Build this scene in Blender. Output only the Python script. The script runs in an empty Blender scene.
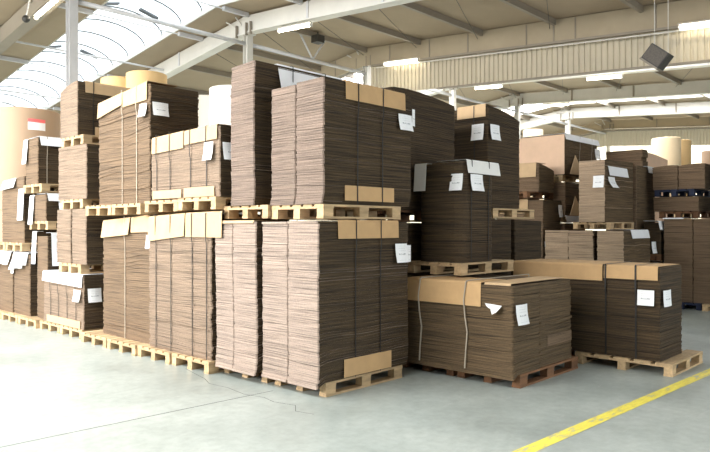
import bpy, bmesh, math, random
from mathutils import Vector
random.seed(7)
C = bpy.context.scene.collection
scene = bpy.context.scene

# ------------------------------------------------------------------ materials
MATS = {}
def newmat(name):
    m = bpy.data.materials.new(name); m.use_nodes = True
    nt = m.node_tree; b = nt.nodes['Principled BSDF']
    MATS[name] = m
    return m, nt, b
def N(nt, kind, **kw):
    n = nt.nodes.new(kind)
    for k, v in kw.items():
        if k in n.inputs.keys(): n.inputs[k].default_value = v
        else: setattr(n, k, v)
    return n
def ramp(nt, stops, interp='LINEAR'):
    r = nt.nodes.new('ShaderNodeValToRGB'); e = r.color_ramp.elements
    r.color_ramp.interpolation = interp
    while len(e) < len(stops): e.new(0.5)
    for el, (p, c) in zip(e, stops):
        el.position = p; el.color = (*c, 1)
    return r
def mapping(nt, scale, coord='Object'):
    tc = nt.nodes.new('ShaderNodeTexCoord'); mp = nt.nodes.new('ShaderNodeMapping')
    mp.inputs['Scale'].default_value = scale
    nt.links.new(tc.outputs[coord], mp.inputs['Vector'])
    return mp

def cardboard(name, col, dark=0.55, fine=1.0, lite=1.35):
    """edges of stacked corrugated sheets: fine horizontal bands"""
    m, nt, b = newmat(name); L = nt.links.new
    mp = mapping(nt, (1.5, 1.5, 165.0 * fine))
    n1 = N(nt, 'ShaderNodeTexNoise', Scale=1.0, Detail=3.0, Roughness=0.6); L(mp.outputs[0], n1.inputs['Vector'])
    mp2 = mapping(nt, (1.2, 1.2, 26.0))
    n2 = N(nt, 'ShaderNodeTexNoise', Scale=1.0, Detail=2.0); L(mp2.outputs[0], n2.inputs['Vector'])
    mp3 = mapping(nt, (60, 60, 60))
    n3 = N(nt, 'ShaderNodeTexNoise', Scale=1.0, Detail=1.0); L(mp3.outputs[0], n3.inputs['Vector'])
    d = tuple(c * dark for c in col); l = tuple(min(1, c * lite) for c in col)
    r1 = ramp(nt, [(0.36, d), (0.48, col), (0.68, l)]); L(n1.outputs['Fac'], r1.inputs['Fac'])
    r2 = ramp(nt, [(0.33, (0.72,) * 3), (0.45, (1, 1, 1)), (0.7, (1.08, 1.06, 1.04))]); L(n2.outputs['Fac'], r2.inputs['Fac'])
    mx = N(nt, 'ShaderNodeMixRGB', blend_type='MULTIPLY', Fac=0.8)
    L(r1.outputs['Color'], mx.inputs['Color1']); L(r2.outputs['Color'], mx.inputs['Color2'])
    r3 = ramp(nt, [(0.3, (0.86,) * 3), (0.7, (1.1,) * 3)]); L(n3.outputs['Fac'], r3.inputs['Fac'])
    mx2 = N(nt, 'ShaderNodeMixRGB', blend_type='MULTIPLY', Fac=0.8)
    L(mx.outputs['Color'], mx2.inputs['Color1']); L(r3.outputs['Color'], mx2.inputs['Color2'])
    L(mx2.outputs['Color'], b.inputs['Base Color'])
    bp = N(nt, 'ShaderNodeBump', Strength=0.6, Distance=0.008); L(n1.outputs['Fac'], bp.inputs['Height'])
    L(bp.outputs['Normal'], b.inputs['Normal'])
    b.inputs['Roughness'].default_value = 0.9
    return m
def plain(name, col, rough=0.6, metal=0.0, var=0.08, scale=4.0, bump=0.0, stretch=(1, 1, 1), objvar=0.0):
    m, nt, b = newmat(name); L = nt.links.new
    mp = mapping(nt, tuple(scale * s for s in stretch))
    n = N(nt, 'ShaderNodeTexNoise', Scale=1.0, Detail=4.0, Roughness=0.6); L(mp.outputs[0], n.inputs['Vector'])
    r = ramp(nt, [(0.3, tuple(c * (1 - var) for c in col)), (0.7, tuple(min(1, c * (1 + var)) for c in col))])
    L(n.outputs['Fac'], r.inputs['Fac']); out = r.outputs['Color']
    if objvar:
        oi = nt.nodes.new('ShaderNodeObjectInfo')
        rr = ramp(nt, [(0, (1 - objvar,) * 3), (1, (1 + objvar * .3,) * 3)]); L(oi.outputs['Random'], rr.inputs['Fac'])
        mx = N(nt, 'ShaderNodeMixRGB', blend_type='MULTIPLY', Fac=1.0)
        L(out, mx.inputs['Color1']); L(rr.outputs['Color'], mx.inputs['Color2']); out = mx.outputs['Color']
    L(out, b.inputs['Base Color'])
    b.inputs['Roughness'].default_value = rough; b.inputs['Metallic'].default_value = metal
    if bump:
        bp = N(nt, 'ShaderNodeBump', Strength=bump, Distance=0.004); L(n.outputs['Fac'], bp.inputs['Height']); L(bp.outputs['Normal'], b.inputs['Normal'])
    return m
def emit(name, col, s):
    m, nt, b = newmat(name)
    nt.nodes.remove(b); e = N(nt, 'ShaderNodeEmission', Strength=s); e.inputs['Color'].default_value = (*col, 1)
    nt.links.new(e.outputs[0], nt.nodes['Material Output'].inputs['Surface'])
    return m

PINK = cardboard('cardboard_pale_edges', (0.315, 0.243, 0.198), .45)
TAN = cardboard('cardboard_tan_edges', (0.235, 0.168, 0.118), 0.5)
BROWN = cardboard('cardboard_brown_edges', (0.165, 0.108, 0.064), 0.5)
GREY = cardboard('cardboard_greyish_edges', (0.205, 0.15, 0.118), 0.45)
TANL = cardboard('cardboard_light_tan_edges', (0.38, 0.275, 0.185), 0.5)
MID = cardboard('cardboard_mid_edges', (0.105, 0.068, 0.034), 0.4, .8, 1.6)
SHADED = cardboard('cardboard_shaded_sides', (0.054, 0.034, 0.016), 0.38, .8, 1.9)  # board colour with the shade of the unlit sides put in
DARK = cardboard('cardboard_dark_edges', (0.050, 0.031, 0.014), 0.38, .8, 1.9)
BOX = plain('kraft_box_board', (0.72, 0.50, 0.35), 0.8, var=0.06, scale=3)
COVER = plain('kraft_cover_board', (0.53, 0.365, 0.205), 0.75, var=0.07, scale=6)
COVERD = plain('kraft_cover_board_deep', (0.55, 0.345, 0.165), 0.75, var=0.07, scale=6)
WHITE = plain('white_cover_sheet', (0.86, 0.87, 0.90), 0.7, var=0.03, scale=5)
PALE = plain('grey_cover_sheet', (0.82, 0.80, 0.77), 0.7, var=0.05, scale=5)
STRAPD = plain('dark_strap', (0.010, 0.008, 0.006), 0.5)
STRAPW = plain('pale_strap', (0.42, 0.36, 0.28), 0.5)
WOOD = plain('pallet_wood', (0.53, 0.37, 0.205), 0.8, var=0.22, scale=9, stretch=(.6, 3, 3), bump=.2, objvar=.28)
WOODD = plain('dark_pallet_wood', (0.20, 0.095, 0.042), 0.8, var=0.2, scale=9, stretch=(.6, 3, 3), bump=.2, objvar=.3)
BLUE = plain('blue_pallet_paint', (0.010, 0.018, 0.05), 0.7, var=0.15, objvar=.2)
KRAFT = plain('kraft_roll_paper', (0.43, 0.30, 0.20), 0.75, var=0.05, scale=2, stretch=(1, 1, .2))
KRAFT2 = plain('yellow_roll_paper', (0.70, 0.47, 0.22), 0.75, var=0.05, scale=2, stretch=(1, 1, .2))
CREAM = plain('cream_roll_paper', (0.85, 0.68, 0.44), 0.7, var=0.03, scale=2)
WROLL = plain('white_roll_paper', (0.90, 0.86, 0.78), 0.7, var=0.02, scale=2)
STEEL = plain('white_painted_steel', (0.62, 0.60, 0.55), 0.45, var=0.05, scale=2)
STEELB = plain('grey_painted_steel', (0.55, 0.55, 0.56), 0.5, var=0.06, scale=2)
PURL = plain('beige_painted_steel', (0.27, 0.235, 0.185), 0.6, var=0.06, scale=2)
ROOF = plain('roof_lining', (0.36, 0.285, 0.195), 0.9, var=0.05, scale=1.2)
FASC = plain('beige_panel', (0.40, 0.335, 0.235), 0.8, var=0.06, scale=1.5)
CORR = plain('corrugated_cream', (0.56, 0.50, 0.38), 0.6, var=0.05, scale=1.5)
WALLM = plain('cream_wall', (0.85, 0.78, 0.60), 0.9, var=0.05, scale=1)
WALLG = plain('grey_wall', (0.10, 0.095, 0.085), 0.9, var=0.05, scale=1)
RIB = plain('dark_rib_metal', (0.10, 0.11, 0.12), 0.6)
BLACK = plain('black_plastic', (0.03, 0.028, 0.025), 0.5)
GRILL = plain('heater_grille', (0.09, 0.075, 0.06), 0.55, var=.3, scale=40, stretch=(.2, 1, 1))
PINKL = plain('pink_paper', (0.85, 0.16, 0.16), 0.6)
GLAZF = emit('rooflight_glazing_far', (0.97, 0.98, 1.0), 10.0)
GLAZV = emit('rooflight_glazing_near', (0.88, 0.96, 1.0), 1.5)
GLAZ = emit('skylight_glazing', (0.93, 0.98, 1.0), 11.5)
TUBE = emit('fluorescent_tube', (1.0, 0.90, 0.68), 20.0)

# label paper: small printed lines on white, laid out by UV
LABEL, nt, b = newmat('printed_label')
L = nt.links.new
uv = nt.nodes.new('ShaderNodeTexCoord'); sp = nt.nodes.new('ShaderNodeSeparateXYZ'); L(uv.outputs['UV'], sp.inputs[0])
def const_ramp(inp, stops):
    r = ramp(nt, [(p, (v,) * 3) for p, v in stops], 'CONSTANT'); L(inp, r.inputs['Fac']); return r.outputs['Color']
vb = const_ramp(sp.outputs['Y'], [(0, 0), (.12, .25), (.14, 0), (.40, .75), (.47, 0), (.60, .3), (.63, 0), (.74, .35), (.765, 0), (.86, .25), (.88, 0)])
ub = const_ramp(sp.outputs['X'], [(0, 0), (.22, 1), (.80, 0)])
cmb = nt.nodes.new('ShaderNodeMapping'); cmb.inputs['Scale'].default_value = (34, 12, 1); L(uv.outputs['UV'], cmb.inputs['Vector'])
nz = N(nt, 'ShaderNodeTexNoise', Scale=1.0, Detail=0.0); L(cmb.outputs[0], nz.inputs['Vector'])
nb = const_ramp(nz.outputs['Fac'], [(0, 0), (.46, 1)])
def mul(a, c):
    x = N(nt, 'ShaderNodeMath', operation='MULTIPLY'); L(a, x.inputs[0]); L(c, x.inputs[1]); return x.outputs[0]
mx = N(nt, 'ShaderNodeMixRGB'); L(mul(mul(vb, ub), nb), mx.inputs['Fac'])
mx.inputs['Color1'].default_value = (0.88, 0.88, 0.89, 1); mx.inputs['Color2'].default_value = (0.14, 0.15, 0.19, 1)
L(mx.outputs['Color'], b.inputs['Base Color']); b.inputs['Roughness'].default_value = 0.6

# floor: worn painted concrete
FLOOR, nt, b = newmat('worn_concrete'); L = nt.links.new
mp = mapping(nt, (0.55, 0.55, 0.55)); n1 = N(nt, 'ShaderNodeTexNoise', Scale=1.0, Detail=8.0, Roughness=0.65); L(mp.outputs[0], n1.inputs['Vector'])
r1 = ramp(nt, [(0.28, (0.235, 0.26, 0.24)), (0.5, (0.34, 0.37, 0.343)), (0.72, (0.43, 0.455, 0.42))]); L(n1.outputs['Fac'], r1.inputs['Fac'])
mp2 = mapping(nt, (9, 9, 9)); n2 = N(nt, 'ShaderNodeTexNoise', Scale=1.0, Detail=6.0, Roughness=0.7); L(mp2.outputs[0], n2.inputs['Vector'])
r2 = ramp(nt, [(0.3, (0.82,) * 3), (0.62, (1.06,) * 3)]); L(n2.outputs['Fac'], r2.inputs['Fac'])
mm = N(nt, 'ShaderNodeMixRGB', blend_type='MULTIPLY', Fac=0.9); L(r1.outputs['Color'], mm.inputs['Color1']); L(r2.outputs['Color'], mm.inputs['Color2'])
mp3 = mapping(nt, (1.1, 3.5, 1)); n3 = N(nt, 'ShaderNodeTexNoise', Scale=1.6, Detail=7.0, Roughness=0.75); L(mp3.outputs[0], n3.inputs['Vector'])
r3 = ramp(nt, [(0.60, (0, 0, 0)), (0.72, (0.4,) * 3)]); L(n3.outputs['Fac'], r3.inputs['Fac'])
m3 = N(nt, 'ShaderNodeMixRGB'); L(r3.outputs['Color'], m3.inputs['Fac']); L(mm.outputs['Color'], m3.inputs['Color1']); m3.inputs['Color2'].default_value = (0.56, 0.56, 0.54, 1)
L(m3.outputs['Color'], b.inputs['Base Color'])
rr = ramp(nt, [(0.3, (0.30,) * 3), (0.7, (0.52,) * 3)]); L(n1.outputs['Fac'], rr.inputs['Fac']); L(rr.outputs['Color'], b.inputs['Roughness'])
bp = N(nt, 'ShaderNodeBump', Strength=0.12, Distance=0.004); L(n2.outputs['Fac'], bp.inputs['Height']); L(bp.outputs['Normal'], b.inputs['Normal'])

YEL, nt, b = newmat('worn_yellow_paint'); L = nt.links.new
mp = mapping(nt, (5, 18, 5)); n1 = N(nt, 'ShaderNodeTexNoise', Scale=1.0, Detail=7.0, Roughness=0.7); L(mp.outputs[0], n1.inputs['Vector'])
r1 = ramp(nt, [(0.38, (0.40, 0.40, 0.30)), (0.46, (0.70, 0.58, 0.08)), (0.7, (0.85, 0.75, 0.12))]); L(n1.outputs['Fac'], r1.inputs['Fac'])
L(r1.outputs['Color'], b.inputs['Base Color']); b.inputs['Roughness'].default_value = 0.55
CRACK = plain('floor_joint', (0.12, 0.125, 0.115), 0.9)

# ------------------------------------------------------------------ object helpers
def link(name, me, parent=None, loc=None):
    o = bpy.data.objects.new(name, me); C.objects.link(o)
    if parent is not None: o.parent = parent
    if loc is not None: o.location = loc
    return o
def mesh(name, verts, faces, mat, parent=None, smooth=False, uvs=None, world=True):
    """verts in world coordinates (shifted to the parent's origin when it has one)"""
    off = parent_origin(parent) if (parent is not None and world) else Vector((0, 0, 0))
    me = bpy.data.meshes.new(name)
    me.from_pydata([tuple(Vector(v) - off) for v in verts], [], faces)
    me.materials.append(mat)
    if uvs:
        ul = me.uv_layers.new(name='UVMap')
        for lp in me.loops: ul.data[lp.index].uv = uvs[lp.vertex_index]
    if smooth:
        for p in me.polygons: p.use_smooth = True
    me.update()
    return link(name, me, parent)
def parent_origin(p):
    v = Vector((0, 0, 0))
    while p is not None:
        v += Vector(p.location); p = p.parent
    return v
def tag(o, label, cat, group=None, kind=None):
    if label: o['label'] = label
    if cat: o['category'] = cat
    if group: o['group'] = group
    if kind: o['kind'] = kind
    return o
def thing(name, label, cat, loc, group=None, rotz=0):
    o = bpy.data.objects.new(name, None); C.objects.link(o)
    o.location = loc; o.rotation_euler = (0, 0, rotz); o.empty_display_size = .1
    return tag(o, label, cat, group)
def struct(o): o['kind'] = 'structure'; return o
class MB:
    def __init__(s): s.v = []; s.f = []
    def box(s, x0, x1, y0, y1, z0, z1):
        n = len(s.v)
        s.v += [(x0, y0, z0), (x1, y0, z0), (x1, y1, z0), (x0, y1, z0), (x0, y0, z1), (x1, y0, z1), (x1, y1, z1), (x0, y1, z1)]
        s.f += [tuple(n + i for i in q) for q in ((3, 2, 1, 0), (4, 5, 6, 7), (0, 1, 5, 4), (1, 2, 6, 5), (2, 3, 7, 6), (3, 0, 4, 7))]
        return s
    def hexa(s, lo, hi):
        n = len(s.v); s.v += list(lo) + list(hi)
        s.f += [tuple(n + i for i in q) for q in ((3, 2, 1, 0), (4, 5, 6, 7), (0, 1, 5, 4), (1, 2, 6, 5), (2, 3, 7, 6), (3, 0, 4, 7))]
        return s
    def tube(s, pts, r, k=8):
        pts = [Vector(p) for p in pts]; n0 = len(s.v)
        for i, p in enumerate(pts):
            d = (pts[min(i + 1, len(pts) - 1)] - pts[max(i - 1, 0)]).normalized()
            a = d.cross(Vector((0, 0, 1)) if abs(d.z) < .9 else Vector((1, 0, 0))).normalized(); c = d.cross(a)
            for j in range(k):
                t = 2 * math.pi * j / k
                s.v.append(tuple(p + a * (r * math.cos(t)) + c * (r * math.sin(t))))
        for i in range(len(pts) - 1):
            for j in range(k):
                q = n0 + i * k; j2 = (j + 1) % k
                s.f.append((q + j, q + j2, q + k + j2, q + k + j))
        s.f.append(tuple(n0 + j for j in reversed(range(k))))
        e = n0 + (len(pts) - 1) * k; s.f.append(tuple(e + j for j in range(k)))
        return s
    def sweep(s, prof, path):
        """prof: closed list of (side, up) in a plane; path: list of (origin, side_vec, up_vec)"""
        n0 = len(s.v); k = len(prof)
        for o, sv, uv_ in path:
            o = Vector(o); sv = Vector(sv); uv_ = Vector(uv_)
            for a, c in prof: s.v.append(tuple(o + sv * a + uv_ * c))
        for i in range(len(path) - 1):
            for j in range(k):
                q = n0 + i * k; j2 = (j + 1) % k
                s.f.append((q + j, q + j2, q + k + j2, q + k + j))
        s.f.append(tuple(n0 + j for j in reversed(range(k)))); e = n0 + (len(path) - 1) * k
        s.f.append(tuple(e + j for j in range(k)))
        return s
    def build(s, name, mat, parent=None, smooth=False, world=True, bevel=0):
        o = mesh(name, s.v, s.f, mat, parent, smooth, world=world)
        bm = bmesh.new(); bm.from_mesh(o.data); bmesh.ops.recalc_face_normals(bm, faces=bm.faces); bm.to_mesh(o.data); bm.free()
        if bevel:
            m = o.modifiers.new('bevel', 'BEVEL'); m.width = bevel; m.segments = 1
        return o

# ------------------------------------------------------------------ pallets
PAL = {}
def pallet_proto(key, lx, ly, mat):
    """1.2 x 0.8 style pallet, boards along x"""
    r = []
    h = .144
    n = 5; bw = ly * .165; gap = (ly - bw) / (n - 1)
    for i in range(n):
        y = -ly / 2 + i * gap
        r.append(('deck_board', MB().box(-lx / 2, lx / 2, y, y + bw, .122, h)))
    for x in (-lx / 2, -lx * .06, lx / 2 - lx * .12):
        r.append(('cross_board', MB().box(x, x + lx * .12, -ly / 2, ly / 2, .100, .122)))
    for x in (-lx / 2, -lx * .06, lx / 2 - lx * .12):
        for y in (-ly / 2, -.05, ly / 2 - .1):
            r.append(('block', MB().box(x + .003, x + lx * .12 - .003, y + .003, y + .097, .022, .100)))
    for y in (-ly / 2, -.05, ly / 2 - .1):
        r.append(('base_board', MB().box(-lx / 2, lx / 2, y, y + .1, 0, .022)))
    out = []
    for nm, mb in r:
        me = bpy.data.meshes.new(nm); me.from_pydata(mb.v, [], mb.f); me.materials.append(mat); out.append((nm, me))
    PAL[key] = out
pallet_proto('euro', 1.2, .8, WOOD)
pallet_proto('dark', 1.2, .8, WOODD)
pallet_proto('blue', 1.2, .8, BLUE)
pallet_proto('square', 1.12, 1.16, WOOD)
pallet_proto('long', 1.38, .8, WOODD)
pallet_proto('half', 1.0, .36, WOODD)
def pallet(label, group, x, y, z, key='euro', rot=0.0):
    """x, y: centre"""
    t = thing('wooden_pallet', label, 'pallet', (x, y, z), group, rot)
    for nm, me in PAL[key]: link(nm, me, t)
    return t

# ------------------------------------------------------------------ cardboard stacks
def pile_mesh(x0, x1, y0, y1, z0, z1, th=.026, jit=.004, rnd=.012, shear=None, top=None, bot=None, warp=.006, seed=0, seg=5):
    R = random.Random(seed); n = max(3, int(round((z1 - z0) / th)))
    base = []
    cx = [(x0 + rnd, y0 + rnd, math.pi), (x1 - rnd, y0 + rnd, 1.5 * math.pi), (x1 - rnd, y1 - rnd, 0), (x0 + rnd, y1 - rnd, .5 * math.pi)]
    ks = 1 if rnd < .02 else 5
    for i, (px, py, a0) in enumerate(cx):
        for k in range(ks + 1):
            a = a0 + .5 * math.pi * k / ks
            base.append((px + rnd * math.cos(a), py + rnd * math.sin(a)))
        nx = cx[(i + 1) % 4]; a = a0 + .5 * math.pi
        s = (px + rnd * math.cos(a), py + rnd * math.sin(a)); e = (nx[0] + rnd * math.cos(nx[2]), nx[1] + rnd * math.sin(nx[2]))
        for k in range(1, seg): base.append((s[0] + (e[0] - s[0]) * k / seg, s[1] + (e[1] - s[1]) * k / seg))
    K = len(base); mx, my = (x0 + x1) / 2, (y0 + y1) / 2
    ph = [R.random() * 6.28 for _ in range(3)]
    v = []; drift = [0, 0]
    def ring(t, ox, oy, inset):
        sx, sy = shear(t) if shear else (0, 0)
        for (px, py) in base:
            u = (px - x0) / (x1 - x0); w = (py - y0) / (y1 - y0)
            zb = z0 + (bot(u, w) * (1 - t) ** 5 if bot else 0); zt = z1 + (top(u, w) if top else 0)
            z = zb + (zt - zb) * t + warp * math.sin(7 * px + ph[0] + 9 * t) * math.sin(5 * py + ph[1] + 4 * t) * min(1, 8 * t) * min(1, 8 * (1 - t))
            v.append((px - inset * (1 if px > mx else -1) + ox + sx, py - inset * (1 if py > my else -1) + oy + sy, z))
    for i in range(n):
        ox, oy = R.uniform(-jit, jit), R.uniform(-jit, jit)
        if R.random() < .12: ox += R.uniform(-jit, jit) * 1.6; oy += R.uniform(-jit, jit) * 1.6
        if i: ring(i / n, ox, oy, .003 if R.random() < .85 else .010)
        ring((i + (.22 if i else 0)) / n, ox, oy, 0); ring((i + 1) / n, ox, oy, 0)
    nr = len(v) // K; f = []
    for i in range(nr - 1):
        for j in range(K):
            j2 = (j + 1) % K
            f.append((i * K + j, i * K + j2, i * K + K + j2, i * K + K + j))
    if not bot: f.append(tuple(reversed(range(K))))      # drooping piles rest on the boards and have no flat underside
    f.append(tuple((nr - 1) * K + j for j in range(K)))
    return v, f

SEED = [0]
class Stack:
    def __init__(s, label, group, x0, x1, y0, y1, z0, z1, mat=BROWN, piles=None, name='cardboard_stack', cat='cardboard stack', **kw):
        s.b = (x0, x1, y0, y1, z0, z1)
        s.o = thing(name, label, cat, ((x0 + x1) / 2, (y0 + y1) / 2, z0), group)
        for p in (piles or [(x0, x1, y0, y1, z1)]):
            SEED[0] += 1
            k = dict(kw)
            if len(p) > 5: k.update(p[5])
            v, f = pile_mesh(p[0], p[1], p[2], p[3], z0, p[4], seed=SEED[0], **k)
            o = mesh('sheet_pile', v, f, mat, s.o)
            if mat in (PINK, TAN, BROWN, GREY, TANL):      # shade on the y sides is put into a darker board colour
                o.data.materials.append(MID if group == G3 else SHADED)
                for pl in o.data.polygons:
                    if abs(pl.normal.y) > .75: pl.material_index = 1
    def P(s, face, p, a, out, z):
        if face == 'L': return (p - out, a, z)
        if face == 'R': return (a, p - out, z)
        if face == 'B': return (p + out, a, z)
    def sheet(s, name, mat, face, p, rows, th=.004, label=None, parent=None):
        v = []; uvs = []; f = []
        m = len(rows[0])
        for i, r in enumerate(rows):
            for j, (a, o, z) in enumerate(r):
                v.append(s.P(face, p, a, o, z)); uvs.append((j / (m - 1) if face == 'R' else 1 - j / (m - 1), 1 - i / (len(rows) - 1)))
        for i in range(len(rows) - 1):
            for j in range(m - 1): f.append((i * m + j, i * m + j + 1, i * m + m + j + 1, i * m + m + j))
        o = mesh(name, v, f, mat, parent or s.o, smooth=False, uvs=uvs)
        md = o.modifiers.new('thickness', 'SOLIDIFY'); md.thickness = th; md.offset = 0
        if label: o['label'] = label
        return o
    def fp(s, face): return s.b[0] if face == 'L' else s.b[2]
    def cover(s, face, a0, a1, z, d, mat=COVER, name='cover_board', deep=.45, z1=None, d1=None, kick=.015, p=None, label=None, seg=6, wav=0.0):
        """board lying on the stack and folded down over one face"""
        p = s.fp(face) if p is None else p
        z1 = z if z1 is None else z1; d1 = d if d1 is None else d1
        rows = []
        for typ in ('in', 'edge', 'f1', 'f2', 'f3'):
            r = []
            for k in range(seg + 1):
                t = k / seg; a = a0 + (a1 - a0) * t; zz = z + (z1 - z) * t; dd = d + (d1 - d) * t
                w = wav * math.sin(t * 9 + a)
                if typ == 'in': r.append((a, -deep, zz + .012))
                elif typ == 'edge': r.append((a, .006, zz + .012))
                elif typ == 'f1': r.append((a, .016, zz - .008))
                elif typ == 'f2': r.append((a, .018 + kick * .5 + w * .5, zz - dd * .55))
                else: r.append((a, .02 + kick + w, zz - dd))
            rows.append(r)
        return s.sheet(name, mat, face, p, rows, label=label)
    def flap(s, face, a0, a1, z0, z1, mat=COVER, name='edge_board', out=.014, p=None, label=None, kick=0.0):
        p = s.fp(face) if p is None else p
        rows = [[(a, out + kick * (1 - t), z0 + (z1 - z0) * t) for a in (a0, (a0 + a1) / 2, a1)] for t in (1, .5, 0)]
        return s.sheet(name, mat, face, p, rows, label=label)
    def strap(s, face, a, mat=STRAPD, w=.012, zt=None, zb=None, p=None, out=.027, back=True):
        x0, x1, y0, y1, z0, z1 = s.b
        p = s.fp(face) if p is None else p
        zt = z1 if zt is None else zt; zb = z0 + .004 if zb is None else zb
        dep = (x1 - x0) if face == 'L' else (y1 - y0)
        pts = [(.013, zb), (.014, zt - .34), (out, zt - .28), (out, zt + .012), (out - .012, zt + .022)]
        if back: pts += [(-dep - .012, zt + .022), (-dep - .016, zb)]
        rows = [[(a - w / 2, o, z), (a + w / 2, o, z)] for o, z in pts]
        return s.sheet('strap', mat, face, p, rows, th=.003)
    def label(s, face, a0, a1, z0, z1, p=None, curl=.03, out=.03, tilt=0.0, name='label'):
        p = s.fp(face) if p is None else p
        rows = []
        for t in (0, .33, .66, 1):
            z = z1 + (z0 - z1) * t
            rows.append([(a0 + (a1 - a0) * q, out + curl * t * t + .012 * math.sin(q * 3.1), z + tilt * (q - .5)) for q in (0, .25, .5, .75, 1)])
        return s.sheet(name, LABEL, face, p, rows, th=.002)
    def corner_label(s, x, y, dx, dy, z0, z1):
        """label sticking out past a corner, from (x,y) along (dx,dy)"""
        v = []; uvs = []; f = []
        for i, t in enumerate((0, .5, 1)):
            for j, q in enumerate((0, .5, 1)):
                v.append((x + dx * q, y + dy * q - .02 * math.sin(3 * q), z1 + (z0 - z1) * t)); uvs.append((q, 1 - t))
        for i in range(2):
            for j in range(2): f.append((i * 3 + j, i * 3 + j + 1, i * 3 + j + 4, i * 3 + j + 3))
        o = mesh('label', v, f, LABEL, s.o, uvs=uvs); md = o.modifiers.new('t', 'SOLIDIFY'); md.thickness = .002

G1 = 'cardboard stacks of the long front row'; G2 = 'cardboard stacks behind the front row'; G3 = 'cardboard stacks at the far side of the hall'
GP = 'wooden pallets under the cardboard stacks'
Z1, ZP = .146, .146     # top of a floor pallet

# ---- front row, lower tier
s = Stack('tall pale cardboard stack on the floor at the near corner, brown boards top and bottom', G1, 4.46, 5.87, 4.73, 5.62, Z1, 1.765, PINK,
          piles=[(4.46, 5.87, 4.73, 5.19, 1.765), (4.465, 5.87, 5.195, 5.62, 1.76)], jit=.004, warp=.008, seg=14, bot=lambda u, w: -.055 * max(0, 1 - u / .07),
          shear=lambda t: (.012 * (1 - t) ** 6, .03 * max(0, 1 - t * 9) ** 2))
s.cover('R', 4.72, 5.67, 1.765, .18, COVERD, kick=.0, deep=.5)
s.flap('R', 4.81, 5.55, .165, .35, COVERD, label='brown board upright along the foot')
for a in (4.98, 5.37): s.strap('R', a)
s.label('R', 5.60, 5.80, 1.31, 1.52); s.corner_label(5.80, 4.70, .13, .05, 1.31, 1.50)
pallet('pallet on the floor under the near corner stack, its long side open to view', GP, 5.19, 5.155, 0)

s = Stack('pale cardboard stack in two tight columns beside the near corner stack on the floor', G1, 4.43, 5.80, 5.67, 6.44, Z1, 1.765, PINK,
          piles=[(4.43, 5.8, 5.67, 6.09, 1.765), (4.435, 5.8, 6.093, 6.44, 1.755)], warp=.006, seg=14, bot=lambda u, w: -.055 * max(0, 1 - u / .07), shear=lambda t: (.01 * math.sin(6 * t), .02 * max(0, 1 - t * 9) ** 2))
s.cover('L', 5.70, 6.4, 1.765, .018, COVER, kick=0)
pallet('pallet on the floor under the pale two column stack', GP, 5.17, 6.06, 0)

s = Stack('wide banded stack with two pale yellow flaps hanging at its top, on the floor', G1, 4.42, 5.62, 6.46, 7.92, Z1, 1.86, TAN, warp=.016, jit=.007,
          piles=[(4.42, 5.62, 6.50, 7.92, 1.86)], top=lambda u, w: -.05 * w)
s.cover('L', 6.27, 7.02, 1.875, .29, COVER, z1=1.865, d1=.28, kick=.0, deep=.05)
s.cover('L', 7.04, 7.90, 1.865, .27, COVER, z1=1.83, d1=.31, kick=.01, deep=.3)
for a in (6.58, 6.88, 7.36, 7.72): s.strap('L', a, zt=1.85, w=.012)
pallet('pallet on the floor under the banded stack, its half next to the pale stack', GP, 4.97, 6.88, 0)
pallet('pallet on the floor under the banded stack, its half next to the wavy stack', GP, 4.95, 7.70, 0)

s = Stack('wavy brown stack with torn yellow flaps at its top, standing back on floor pallets', G1, 4.50, 5.70, 8.0, 9.39, Z1, 1.83, BROWN, warp=.03, jit=.007, top=lambda u, w: -.05 * w)
s.cover('L', 8.02, 8.52, 1.86, .22, COVER, z1=1.83, d1=.20, kick=.0, deep=.3)
s.cover('L', 8.55, 9.36, 1.83, .23, COVER, z1=1.79, d1=.24, kick=.03, deep=.3)
s.strap('L', 8.7, zt=1.84, mat=STRAPW)
for k, (y, w) in enumerate(((8.50, 'beside the banded stack'), (9.33, 'beside the white topped stack'))):
    pallet('pallet jutting out on the floor under the wavy brown stack, ' + w, GP, 4.92, y, 0)
s.label('L', 7.95, 8.08, 1.42, 1.60, curl=.02)

s = Stack('low stack with a white sheet over its top and two labels on its corner', G1, 4.42, 5.62, 9.86, 11.36, Z1, .965, TAN, warp=.004)
s.cover('L', 9.87, 11.36, .97, .18, WHITE, 'cover_sheet', d1=.15, kick=.01, deep=1.1)
s.flap('L', 9.95, 11.2, .155, .27, COVER)
for a in (10.1, 10.42, 10.75, 11.05): s.strap('L', a)
s.label('L', 9.90, 10.13, .57, .745); s.label('R', 4.47, 4.68, .56, .77)
pallet('pallet on the floor under the white topped stack, right half', GP, 5.0, 10.28, 0); pallet('pallet on the floor under the white topped stack, left half', GP, 5.0, 11.09, 0)

s = Stack('narrow stack with white sheets hanging from its top, beyond the white topped stack', G1, 4.5, 5.7, 11.42, 11.86, Z1, 1.55, BROWN, warp=.008)
s.cover('L', 11.84, 12.02, 1.62, .55, WHITE, 'cover_sheet', kick=.02, deep=.1); s.cover('R', 4.56, 4.80, 1.6, .55, WHITE, 'cover_sheet', deep=.2, kick=.04)
pallet('pallet on the floor under the narrow stack hung with white sheets', GP, 4.95, 11.92, 0)
s = Stack('brown stack under crumpled white rolls of wrap, far along the front row', G1, 4.45, 5.65, 12.05, 12.8, Z1, 1.22, BROWN, warp=.008)
for y, d in ((12.1, .20), (12.27, .26), (12.44, .26), (12.61, .30)):
    s.cover('L', y, y + .165, 1.24, d, WHITE, 'cover_sheet', kick=.05, wav=.05, deep=.3)
s.cover('L', 12.72, 12.84, 1.12, .25, WHITE, 'cover_sheet', kick=.02, deep=.02)
pallet('pallet on the floor under the stack with crumpled white wrap', GP, 4.95, 12.75, 0)
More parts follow.
